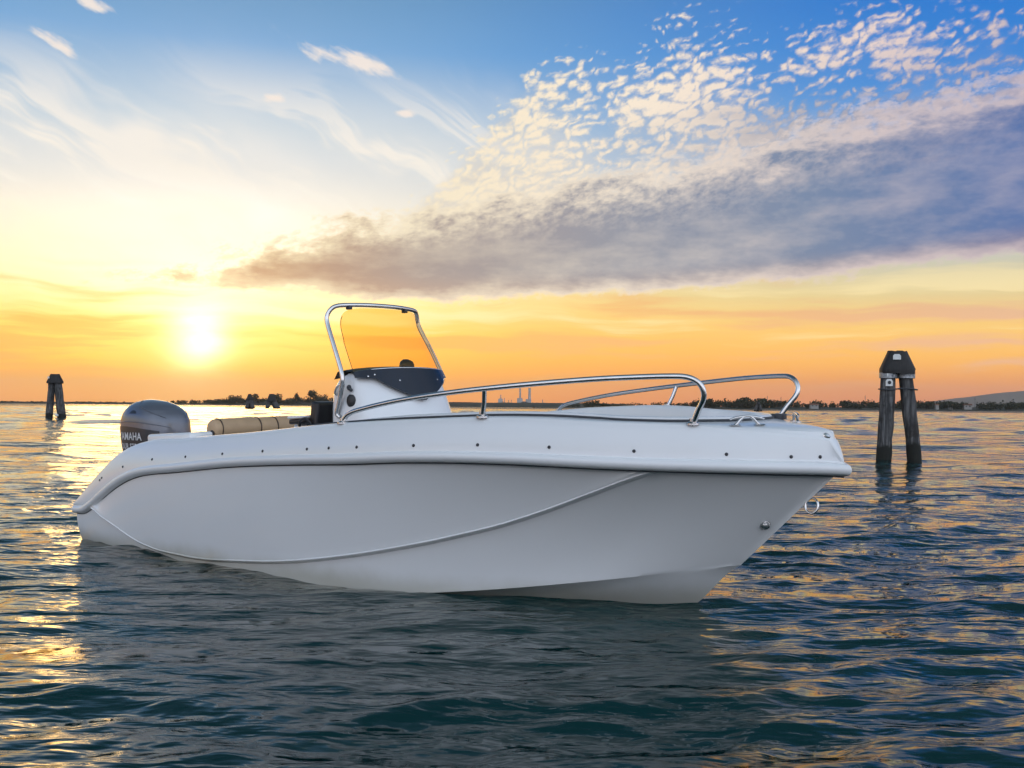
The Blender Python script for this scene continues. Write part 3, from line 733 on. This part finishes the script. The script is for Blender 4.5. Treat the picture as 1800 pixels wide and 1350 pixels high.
# ---- helm seat
hs_ = empty('helm_seat', parent=boat)
def slab(name, x0, x1, s0, s1, z0, z1, m, parent, tilt=0.0, bv=.015):
    o = ob(name, *box_geo(x0, x1, -s1, -s0, z0, z1), m, parent)
    c = Vector(((x0 + x1) / 2, 0, (z0 + z1) / 2)); o.data.transform(Matrix.Translation(c) @ Matrix.Rotation(tilt, 4, 'Y') @ Matrix.Translation(-c)); return bevel(o, bv, 3)
slab('backrest', 2.16, 2.25, .02, .40, .82, 1.185, BLACK, hs_, .16, .02)
slab('seat_pad', 1.92, 2.16, .02, .40, 1.015, 1.055, BLACK, hs_, -.05, .014)
slab('seat_shell', 1.93, 2.15, .0, .42, 1.058, 1.078, GEL, hs_, -.05, .008)
slab('pedestal', 1.9, 2.2, .08, .34, .345, 1.01, GEL, hs_, 0, .02)
tube('side_handle', smooth_path([P(2.07, .41, .99), P(2.10, .43, 1.04), P(2.17, .43, 1.06), P(2.21, .41, 1.02)], 5), .010, BLACK, hs_, 8)

# ---- tan bolster of the stern bench
bl = empty('stern_bolster', parent=boat)
xc, zc = 1.36, .972
prof = [(.001, .715), (.040, .714), (.066, .706), (.079, .690), (.084, .668), (.085, .30), (.0855, .295), (.084, .290), (.085, .10), (.082, -.05), (.078, -.30), (.074, -.62), (.060, -.66), (.001, -.665)]
hh = [h for r, h in prof]; rr_ = [r for r, h in prof]
fine = sorted(set(hh + list(np.linspace(.66, -.60, 60))), reverse=True)
cv, cf = lathe_geo([(float(np.interp(-h, [-q for q in hh], rr_)), h) for h in fine], 36, (0, 0, 0))
cv = [Vector((q.x, q.y, q.z)) * 1.0 for q in cv]
for q in cv:                                   # soft sag, wrinkles by the seams
    d_ = math.hypot(q.x, q.y)
    if d_ > .05:
        near = min(abs(q.z - k) for k in (.655, .295, .13)); w_ = mnoise.noise(Vector((q.x * 14, q.y * 14, q.z * 7))) * .004 + mnoise.noise(Vector((q.x * 30, q.y * 30, q.z * 55))) * .0035 * math.exp(-near * 14) - .005 * math.exp(-(near / .03) ** 2)
        q.x *= 1 + w_ / d_; q.y *= 1 + w_ / d_
cv = [Vector(P(xc + q.x, q.z, zc + q.y)) for q in cv]
auto(ob('cushion', cv, cf, TAN, bl), 60)
for s in (.655, .295, .13): 
    tube('piping', [Vector(P(xc + .0825 * math.cos(a), s, zc + .0825 * math.sin(a))) for a in np.linspace(0, 2 * math.pi, 30, endpoint=False)], .0045, PIPING, bl, 6, True)
auto(ob('end_cap', *lathe_geo([(.030, 0), (.030, .008), (.024, .012), (.001, .012)], 16, P(xc + .02, .712, zc - .035), (0, -1, 0)), BLACK, bl), 40)
tube('grab_strap', smooth_path([P(xc + .075, -.03, zc - .03), P(xc + .105, -.06, zc + .015), P(xc + .10, -.13, zc + .035), P(xc + .085, -.19, zc - .02)], 6), .010, TAN, bl, 8)
slab('bench_cushion', 1.0, 1.40, -.66, .70, .79, .90, TAN, bl, 0, .03)

# ---- boarding handle at the stern
tube('boarding_handle', smooth_path([P(.13, .93, .36), P(.12, .93, .52), P(.17, .93, .58), P(.30, .93, .62), P(.36, .93, .56), P(.36, .93, .30)], 6), .012, CHROME, boat, 10)

# ---- outboard
mo = empty('outboard_motor', parent=boat); mo['label'] = 'gunmetal grey outboard with silver lettering'
CZ = [.56, .62, .70, .80, .90, .985, 1.045, 1.095, 1.135, 1.165, 1.184, 1.194]
CA = [1.1 * q for q in (.29, .325, .345, .358, .362, .358, .338, .300, .245, .175, .095, .004)]
CB = [1.14 * q for q in (.165, .190, .203, .211, .214, .211, .200, .178, .145, .103, .056, .002)]
CX = [-.60, -.61, -.62, -.63, -.635, -.64, -.645, -.655, -.67, -.685, -.70, -.71]
def cowl_ab(z): return np.interp(z, CZ, CA), np.interp(z, CZ, CB), np.interp(z, CZ, CX)
def cowl_pt(a, z, off=0.0):
    A, B, X = cowl_ab(z); n = 2.7; c, s_ = math.cos(a), math.sin(a); r = (abs(c) ** n + abs(s_) ** n) ** (-1 / n)
    return Vector(P(X + (A + off) * r * c, (B + off) * r * s_, z))
def ring_stack(zs, off=0.0, N=56, capb=True, capt=True):
    vs = [cowl_pt(2 * math.pi * k / N, z, off) for z in zs for k in range(N)]
    f = grid_faces(len(zs), N, False, True)
    if capb: f.append(tuple(range(N - 1, -1, -1)))
    if capt: f.append(tuple((len(zs) - 1) * N + k for k in range(N)))
    return vs, f
cap = auto(ob('cowling', *ring_stack(list(np.linspace(.66, 1.05, 14)) + list(np.linspace(1.06, 1.194, 16))), COWL, mo), 50)
auto(ob('lower_cowling', *ring_stack(np.linspace(.50, .655, 6), .006), COWLDARK, mo), 50)
auto(ob('cowl_seam', *ring_stack([.646, .652, .662, .668], .010), BLACK, mo), 40)
# graphics band, raised character lines, air intake
def patch(name, a0, a1, zf0, zf1, m, parent, off, na=24, nz_=8):
    vs = []
    for a in np.linspace(a0, a1, na):
        for k in np.linspace(0, 1, nz_):
            z = zf0(a) + (zf1(a) - zf0(a)) * k; vs.append(cowl_pt(a, z, off))
    return auto(ob(name, vs, grid_faces(na, nz_), m, parent), 50)
patch('side_panel', R(38), R(176), lambda a: .672, lambda a: .90 + .04 * math.sin((a - R(38)) * 1.2), COWLDARK, cap, .0025, 40, 10)
patch('air_intake', R(82), R(101), lambda a: 1.062, lambda a: 1.063 + .030 * max(0, math.sin((a - R(82)) / R(19) * math.pi)) ** .5, BLACK, cap, .002, 14, 4)
for sg in (1, -1):
    tube('character_line', [cowl_pt(sg * a, z, -.001) for a, z in zip(np.linspace(R(24), R(100), 22), np.linspace(1.02, 1.178, 22))], .006, COWL, cap, 6)
tube('character_line', [cowl_pt(a, .935 + .05 * math.sin((a - R(20)) / R(150) * math.pi), .0) for a in np.linspace(R(20), R(170), 40)], .004, COWL, cap, 6)
def lettering(txt, size, x0, z0, parent, sg=1):
    cu = bpy.data.curves.new('t', 'FONT'); cu.body = txt; cu.size = size; cu.extrude = 0; cu.offset = size * .02; cu.space_character = 1.05
    to = bpy.data.objects.new('t', cu); COL.objects.link(to); dg = bpy.context.evaluated_depsgraph_get()
    me = bpy.data.meshes.new_from_object(to.evaluated_get(dg)); bpy.data.objects.remove(to)
    bm = bmesh.new(); bm.from_mesh(me); bmesh.ops.triangulate(bm, faces=bm.faces)
    for _ in range(2): bmesh.ops.subdivide_edges(bm, edges=[e for e in bm.edges if e.calc_length() > .02], cuts=1)
    for v in bm.verts:
        x = x0 + v.co.x * 1.0 if sg == 1 else x0 - v.co.x; z = z0 + v.co.y + .0 * v.co.x
        A, B, X = cowl_ab(z); u = min(.995, abs((x - X) / A)); s_ = B * (1 - u ** 2.7) ** (1 / 2.7) + .0055
        v.co = Vector(P(x, s_ * sg, z))
    bm.to_mesh(me); bm.free(); me.materials.append(LETTER)
    o = bpy.data.objects.new('lettering', me); COL.objects.link(o); o.parent = parent; return o
lettering('YAMAHA', .100, -.90, .815, cap)
lettering('FOUR STROKE', .075, -.90, .728, cap)
lettering('YAMAHA', .100, -.36, .815, cap, -1)
# leg and bracket
vs = []
for z, a, b in ((-.55, .13, .02), (-.3, .14, .035), (0, .15, .06), (.3, .17, .08), (.5, .22, .11)):
    for k in range(20): t_ = 2 * math.pi * k / 20; vs.append(P(-.58 + a * math.cos(t_), b * math.sin(t_), z))
auto(ob('midsection', vs, grid_faces(5, 20, False, True) + [tuple(range(20)), tuple(80 + k for k in range(20))], COWLDARK, mo), 50)
bevel(ob('clamp_bracket', *box_geo(-.42, .05, -.14, .14, .05, .46), COWLDARK, mo), .02)
slab('transom_mount', -.02, .12, -.35, .35, -.1, .52, GEL, boat, 0, .02)

# ------------------------------------------------------------------ mooring dolphins (bundled piles)
def wood_mat(name, c1, c2, algae_z, wet):
    m = mat(name, c1, 0.85); t = m.node_tree; b = t.nodes['Principled BSDF']
    g = t.nodes.new('ShaderNodeNewGeometry'); mp = t.nodes.new('ShaderNodeMapping'); mp.inputs['Scale'].default_value = (9, 9, 0.7)
    t.links.new(g.outputs['Position'], mp.inputs[0])
    gr = nz(t, mp.outputs[0], 2.0, 6, 0.65, 0.4); sp = t.nodes.new('ShaderNodeSeparateXYZ'); t.links.new(g.outputs['Position'], sp.inputs[0])
    z = S(t, sp.outputs[2]); bl = nz(t, g.outputs['Position'], 3.0, 5, 0.6)
    c = mixc(t, gr.step(0.40, 0.68), (*c1, 1), (*c2, 1))
    c = mixc(t, bl.step(0.52, 0.66) * 0.7, c, (0.020, 0.016, 0.012, 1))                      # rot and tar stains
    c = mixc(t, (z + (bl - 0.5) * 0.5).step(algae_z, algae_z - 0.12), c, wet)                # weed below the tide line
    t.links.new(c, b.inputs['Base Color'])
    bn = t.nodes.new('ShaderNodeBump'); bn.inputs['Strength'].default_value = 0.9; bn.inputs['Distance'].default_value = 0.02
    t.links.new(gr.s, bn.inputs['Height']); t.links.new(bn.outputs[0], b.inputs['Normal'])
    return m
OAK = wood_mat('weathered_oak', (0.036, 0.037, 0.039), (0.165, 0.165, 0.165), 0.42, (0.012, 0.013, 0.010, 1))
TAR = mottled(mat('tarred_wood', (0.008, 0.008, 0.009), 0.6), (0.006, 0.006, 0.007), (0.016, 0.015, 0.014), 6, bump=0.5, bscale=14, stretch=(4, 4, .6))
GALV = mottled(mat('galvanised_band', (0.30, 0.32, 0.34), 0.45, 0.6), (0.20, 0.22, 0.24), (0.42, 0.44, 0.46), 9, bump=0.4, bscale=30)
PLATE = mottled(mat('white_reflector', (0.75, 0.76, 0.74), 0.4), (0.66, 0.68, 0.66), (0.8, 0.8, 0.78), 12)
def pile_geo(b, tp, r0, r1, seed, seg=16, n=12):
    rnd = random.Random(seed); b, tp = Vector(b), Vector(tp); path = []; rr = []
    for i in range(n):
        k = i / (n - 1); path.append(b.lerp(tp, k) + Vector((rnd.uniform(-1, 1), rnd.uniform(-1, 1), 0)) * r0 * .05); rr.append((r0 + (r1 - r0) * k) * rnd.uniform(.95, 1.05))
    v, f = tube_geo(path, rr, seg)
    ph = [rnd.uniform(.94, 1.05) for _ in range(seg)]
    v = [path[i // seg] + (q - path[i // seg]) * ph[i % seg] for i, q in enumerate(v)]
    return v, f
def collar(c, r, z0, z1, m, parent, name):
    return auto(ob(name, *lathe_geo([(r, 0), (r + .012, .004), (r + .012, z1 - z0 - .004), (r, z1 - z0)], 20, (c[0], c[1], z0)), m, parent), 40)
def dolphin(loc, label, piles, top, capz, capw, detail=True, group=None, seed=1):
    """piles = [(base x, base y, top x, top y, radius)], relative to loc"""
    root = empty('mooring_dolphin', loc); tag(root, label, 'mooring dolphin', group); n0 = capz
    for i, (bx, by, tx, ty, r) in enumerate(piles):
        k = (-0.75 - 0) / capz
        auto(ob('pile', *pile_geo((bx + (bx - tx) * .35, by + (by - ty) * .35, -.9), (tx + (tx - bx) * .1, ty + (ty - by) * .1, capz + .15), r, r * .93, seed * 7 + i), OAK, root), 60)
    (w0, d0), (w1, d1) = capw; vs = []; N = 24; cx = sum(p[2] for p in piles) / len(piles) if len(piles) < 3 else (piles[0][2] + piles[1][2]) / 2; rnd = random.Random(seed)
    lv = [(capz - .06, .97), (capz, 1.0), (capz + (top - capz) * .12, 1.0), (top - .03, 0.02), (top, 0.0)]
    for z, k in lv:
        w, d = w1 + (w0 - w1) * k, d1 + (d0 - d1) * k
        for j in range(N):
            a = 2 * math.pi * j / N; c, s_ = math.cos(a), math.sin(a); r = (abs(c) ** 3.2 + abs(s_) ** 3.2) ** (-1 / 3.2)
            vs.append((cx + w / 2 * r * c * rnd.uniform(.975, 1.02), piles[0][3] * .5 + d / 2 * r * s_, z + rnd.uniform(-.012, .012)))
    auto(ob('tarred_cap', vs, grid_faces(len(lv), N, False, True) + [tuple(range(N)), tuple((len(lv) - 1) * N + j for j in range(N))], TAR, root), 40)
    return root
d1 = dolphin((8.50, 22.6, 0), 'nearest pair of weathered wooden piles leaning under a black tarred cap, right of the bow',
             [(-.31, 0, -.185, 0, .168), (.42, .03, .190, .0, .160), (-.06, .68, -.09, .25, .15)], 2.43, 1.99, ((.74, .52), (.40, .34)), seed=3)
for x in (-.188, .188):
    collar((x, 0), .19, 1.83, 1.955, GALV, d1, 'steel_band')
    for k in (-.09, .02, .10): auto(ob('bolt', *lathe_geo([(.018, 0), (.018, .02), (.008, .028)], 8, (x + k, -.205 + abs(k) * .5, 1.89), (0, -1, 0)), GALV, d1), 40)
tube('cable', smooth_path([(-.41, .0, 1.59), (-.36, -.16, 1.585), (-.20, -.205, 1.57), (0, -.19, 1.605), (.20, -.20, 1.60), (.37, -.15, 1.585), (.42, 0, 1.58), (.2, .25, 1.6), (-.2, .25, 1.6)], 5, True), .014, SEAL, d1, 8, True)
def plate(x, z, w, h, y, parent, arch=False):
    v = [(x - w / 2, z), (x + w / 2, z), (x + w / 2, z + h * .7), (x + w * .3, z + h), (x - w * .3, z + h), (x - w / 2, z + h * .7)]
    vs = [(a, y, b) for a, b in v] + [(a, y + .012, b) for a, b in v]; n = 6
    return auto(ob('reflector_plate', vs, [tuple(range(n)), tuple(range(2 * n - 1, n - 1, -1))] + [(i, (i + 1) % n, n + (i + 1) % n, n + i) for i in range(n)], PLATE, parent), 20)
plate(-.09, 2.235, .17, .12, -.245, d1)
plate(-.245, 1.655, .155, .155, -.205, d1)
auto(ob('plate_disc', *lathe_geo([(.038, 0), (.038, .006), (.002, .008)], 16, (-.245, -.212, 1.735), (0, -1, 0)), SEAL, d1), 40)
o = bevel(ob('tag_plate', *box_geo(-.30, -.27, -.225, -.205, 1.86, 1.93), PLATE, d1), .003)
d2 = dolphin((-34.4, 77.2, 0), 'tall three-legged pile cluster with black cap standing in golden water, far left',
             [(-.48, 0, -.30, 0, .26), (.50, .1, .18, 0, .30), (.02, .9, -.03, .3, .24)], 3.32, 2.68, ((1.16, .9), (.62, .6)), seed=9)
plate(-.36, 2.98, .15, .16, -.46, d2)
auto(ob('net_float', *lathe_geo([(.02, -.12), (.10, -.07), (.13, 0), (.10, .07), (.02, .12)], 14, (.28, -.36, .22)), PLATE, d2), 40)
dolphin((-69.1, 270, 0), 'left one of the two small dark pile clusters before the left shore',
        [(-.75, 0, -.35, 0, .52), (.9, .2, .3, 0, .55), (.1, .9, 0, .2, .5)], 3.9, 2.3, ((1.75, 1.4), (.7, .7)), seed=21)
dolphin((-64.4, 275, 0), 'right and wider one of the two small dark pile clusters before the left shore',
        [(-1.4, 0, -.7, 0, .55), (1.7, .2, .5, 0, .7), (.7, 1.4, .2, .3, .6)], 4.0, 2.0, ((2.5, 1.7), (1.2, .9)), seed=22)
dolphin((89.5, 372, 0), 'small dark pile cluster seen beyond the far bow rail',
        [(-1.2, 0, -.5, 0, .5), (1.1, .2, .4, 0, .5), (.2, 1.4, .1, .3, .5)], 3.6, 2.5, ((1.8, 1.3), (.8, .8)), seed=23)

# ------------------------------------------------------------------ far trees
LEAF = mottled(mat('far_foliage', (0.03, 0.04, 0.02), 0.9), (0.018, 0.026, 0.012), (0.045, 0.052, 0.026), 0.4)
BARK = mat('far_bark', (0.05, 0.04, 0.03), 0.9)
def crown_geo(c, rx, ry, rz, n, size, rnd, pine=False):
    vs, fs = [], []
    lobes = [(Vector((rnd.uniform(-.6, .6) * rx, rnd.uniform(-.6, .6) * ry, rnd.uniform(-.45, .5) * rz)), rnd.uniform(.4, .68)) for _ in range(7)]
    for _ in range(n):
        lc, lr = rnd.choice(lobes); d = Vector((rnd.gauss(0, 1), rnd.gauss(0, 1), rnd.gauss(0, 1))).normalized() * lr * rnd.uniform(.5, 1)
        p = Vector(c) + lc + Vector((d.x * rx, d.y * ry, d.z * rz))
        if pine: k = (p.z - c[2] + rz) / (2 * rz); p.x = c[0] + (p.x - c[0]) * (1.15 - k)
        nrm = Vector((rnd.gauss(0, 1), rnd.gauss(0, 1), rnd.gauss(.4, 1))).normalized(); t_ = nrm.orthogonal().normalized(); b_ = nrm.cross(t_); s = size * rnd.uniform(.6, 1.3); k = len(vs)
        vs += [p + t_ * s, p + b_ * s * .7, p - t_ * s, p - b_ * s * .7]; fs.append((k, k + 1, k + 2, k + 3))
    return vs, fs
def tree(x, y, h, w, label, seed, pine=False, umbrella=False):
    rnd = random.Random(seed); root = empty('shore_tree', (x, y, 1.5)); tag(root, label, 'tree', 'trees on the left shore')
    tk = [tube_geo([(0, 0, -2), (.2, 0, h * .35), (0, .1, h * .75)], [h * .035, h * .026, h * .012], 8)]
    for k in range(4):
        a = rnd.uniform(0, 6.28); tk.append(tube_geo([(.1, 0, h * (.3 + .08 * k)), (math.cos(a) * w * .28, math.sin(a) * w * .28, h * (.5 + .09 * k))], [h * .014, h * .006], 6))
    auto(ob('trunk', *join_geo(*tk), BARK, root), 60)
    cz, rz = (h * .82, h * .2) if umbrella else (h * .58, h * .46)
    ob('crown', *crown_geo((0, 0, cz), w / 2, w / 2, rz, 700, h * .05, rnd, pine), LEAF, root, False)
D = 1250
for u, h, w, lab, kw in ((404, 13, 17, 'broad round tree on the left shore, nearest the sun', {}), (437, 14, 15, 'tree rising behind the left small pile cluster', {}),
                         (482, 15, 18, 'broad tree rising behind the wider small pile cluster', {}), (516, 14, 12, 'pointed tree standing alone left of the console', dict(pine=True)),
                         (545, 18, 13, 'tallest round tree on the left shore beside the console', {}), (562, 14, 15, 'low spreading tree just left of the console', {})):
    tree((u - 900) / 1800 * D, D + 20, h, w, lab, u, **kw)
def woods(name, label, pts, seed, D0):
    rnd = random.Random(seed); gs = []
    for x, y, h, w in pts: gs.append(crown_geo((x, y, h * .55), w / 2, w * .4, h * .52, 130, h * .10, rnd))
    o = ob(name, *join_geo(*gs), LEAF, None, False); o['kind'] = 'stuff'; tag(o, label, 'trees'); return o
rnd = random.Random(5); pts = []
for i in range(330):
    u = rnd.uniform(985, 1830); dd = rnd.uniform(890, 985); x = (u - 900) / 1800 * dd
    env = np.interp(u, [985, 1045, 1060, 1200, 1240, 1290, 1310, 1400, 1480, 1520, 1580, 1640, 1700, 1760, 1830], [2.5, 7, 4.5, 5.5, 9.5, 8, 10.5, 7.5, 8.5, 8, 8.5, 9.5, 8, 9, 9])
    h = env * rnd.uniform(.6, 1.12); pts.append((x, dd, h, h * rnd.uniform(.9, 1.7)))
woods('right_shore_woods', 'dark line of woods along the right shore', pts, 8, 900)
pts = []
for i in range(240):
    u = rnd.uniform(-40, 620); dd = rnd.uniform(1262, 1330); env = np.interp(u, [-40, 250, 330, 420, 620], [1.2, 1.5, 4.0, 6.5, 8.0]); h = env * rnd.uniform(.7, 1.2); pts.append(((u - 900) / 1800 * dd, dd, h + 2.0, h * rnd.uniform(1.4, 2.6)))
for i in range(70):
    u = rnd.uniform(800, 1010); dd = rnd.uniform(1705, 1790); h = rnd.uniform(2.5, 6.5) * (1.0 if u > 880 else .55); pts.append(((u - 900) / 1800 * dd, dd, h + 2.0, h * rnd.uniform(1.3, 2.2)))
woods('left_shore_scrub', 'low scrub and bushes along the left and middle shore', pts, 9, 1250)

# ------------------------------------------------------------------ power station, houses, masts
CONC = mottled(mat('pale_concrete', (0.42, 0.41, 0.40), 0.85), (0.36, 0.35, 0.34), (0.47, 0.46, 0.45), 0.06)
DARKC = mat('dark_cladding', (0.16, 0.16, 0.17), 0.8)
PD = 3000; px = PD / 1800
ps = empty('power_station', (0, PD, 0)); tag(ps, 'hazy power station with two tall chimneys on the middle shore', 'power station')
X = lambda u: (u - 900) * px
for u, z, r in ((914.5, 54, 2.6), (931, 55, 3.6)):
    auto(ob('chimney', *lathe_geo([(r * 1.25, 0), (r * 1.1, z * .4), (r, z * .96), (r * 1.12, z * .965), (r * 1.12, z)], 14, (X(u), 0, 0)), CONC, ps), 40)
for u0, u1, z, dz_, m_ in ((909, 919, 24, 12, CONC), (924, 934, 21, 12, CONC), (918, 926, 14, 20, DARKC), (876, 884, 22, 10, CONC), (884, 910, 9, 20, CONC), (934, 958, 8, 18, DARKC)):
    o = auto(ob('hall', *join_geo(box_geo(X(u0), X(u1), -dz_, dz_, 0, z), box_geo(X(u0) + 1, X(u1) - 1, -dz_ + 1, dz_ - 1, z, z + 1.6)), m_, ps), 30)
for u, z, r in ((880.5, 35, 1.6), (887, 26, 1.1), (894, 20, 1.2), (899, 21, 1.0), (954, 22, 1.3)):
    auto(ob('stack', *lathe_geo([(r * 1.4, 0), (r, z * .5), (r, z)], 10, (X(u), -4, 0)), CONC, ps), 40)
WALL = mat('pale_render', (0.30, 0.285, 0.265), 0.8); ROOF = mottled(mat('clay_tiles', (0.22, 0.10, 0.06), 0.9), (0.18, 0.08, 0.05), (0.26, 0.13, 0.08), 0.5); PANE = mat('window_pane', (0.03, 0.035, 0.04), 0.1)
def house(u, d, w, h, dep, label):
    x = (u - 900) / 1800 * d; root = empty('shore_house', (x, d, 2.6)); tag(root, label, 'house', 'houses on the right shore')
    auto(ob('wall', *box_geo(-w / 2, w / 2, 0, dep, -3, h), WALL, root), 30)
    e = .5; vs = [(-w / 2 - e, -e, h), (w / 2 + e, -e, h), (w / 2 + e, dep + e, h), (-w / 2 - e, dep + e, h), (-w / 2 - e, dep / 2, h + dep * .28), (w / 2 + e, dep / 2, h + dep * .28)]
    auto(ob('roof', vs, [(0, 1, 5, 4), (2, 3, 4, 5), (0, 4, 3), (1, 2, 5), (3, 2, 1, 0)], ROOF, root), 20)
    for k in range(int(w // 3.2)): ob('window', *box_geo(-w / 2 + 1.2 + k * 3.2, -w / 2 + 2.4 + k * 3.2, -.06, .02, h * .35, h * .8), PANE, root, False)
house(1432, 889, 7, 1.8, 4, 'low pale boathouse at the water left of the nearest piles')
house(1648, 893, 2.4, 2.6, 3, 'tiny pale house at the water right of the nearest piles')
house(1672, 893, 2.8, 2.6, 3, 'tiny pale house, second to the right of the nearest piles')
house(1702, 899, 7, 2.6, 4, 'wide pale house among trees farthest right on the shore')
for u, h, lab in ((1349, 13, 'thin lattice mast above the woods, beyond the far bow rail'), (1373, 12, 'thin lattice mast above the woods, right of the far bow rail'), (1521, 14, 'thin mast standing left of the nearest piles'), (1714, 13, 'thin mast above the woods at far right')):
    d = 960; x = (u - 900) / 1800 * d
    r = empty('lattice_mast', (x, d, 0)); tag(r, lab, 'mast', 'masts on the right shore')
    ob('shaft', *tube_geo([(0, 0, 0), (0, 0, h)], [.28, .12], 6), DARKC, r); [ob('crossarm', *box_geo(-k_, k_, -.08, .08, h * f_, h * (f_ + .02)), DARKC, r, False) for k_, f_ in ((.9, .82), (.5, .92))]

# ------------------------------------------------------------------ haze over the lagoon
v, f = box_geo(-11500, 11500, -11500, 11500, -2.0, 260)
hz = ob('haze', v, f, None, None, False, mats=[bpy.data.materials.new('haze')]); hz['kind'] = 'stuff'; tag(hz, 'thin evening haze over the lagoon', 'haze')
m = hz.data.materials[0]; m.use_nodes = True; t = m.node_tree; t.nodes.clear()
pv = t.nodes.new('ShaderNodeVolumePrincipled'); pv.inputs['Color'].default_value = (0.93, 0.90, 0.92, 1); pv.inputs['Density'].default_value = 0.000062; pv.inputs['Anisotropy'].default_value = 0.55
o_ = t.nodes.new('ShaderNodeOutputMaterial'); t.links.new(pv.outputs[0], o_.inputs['Volume'])
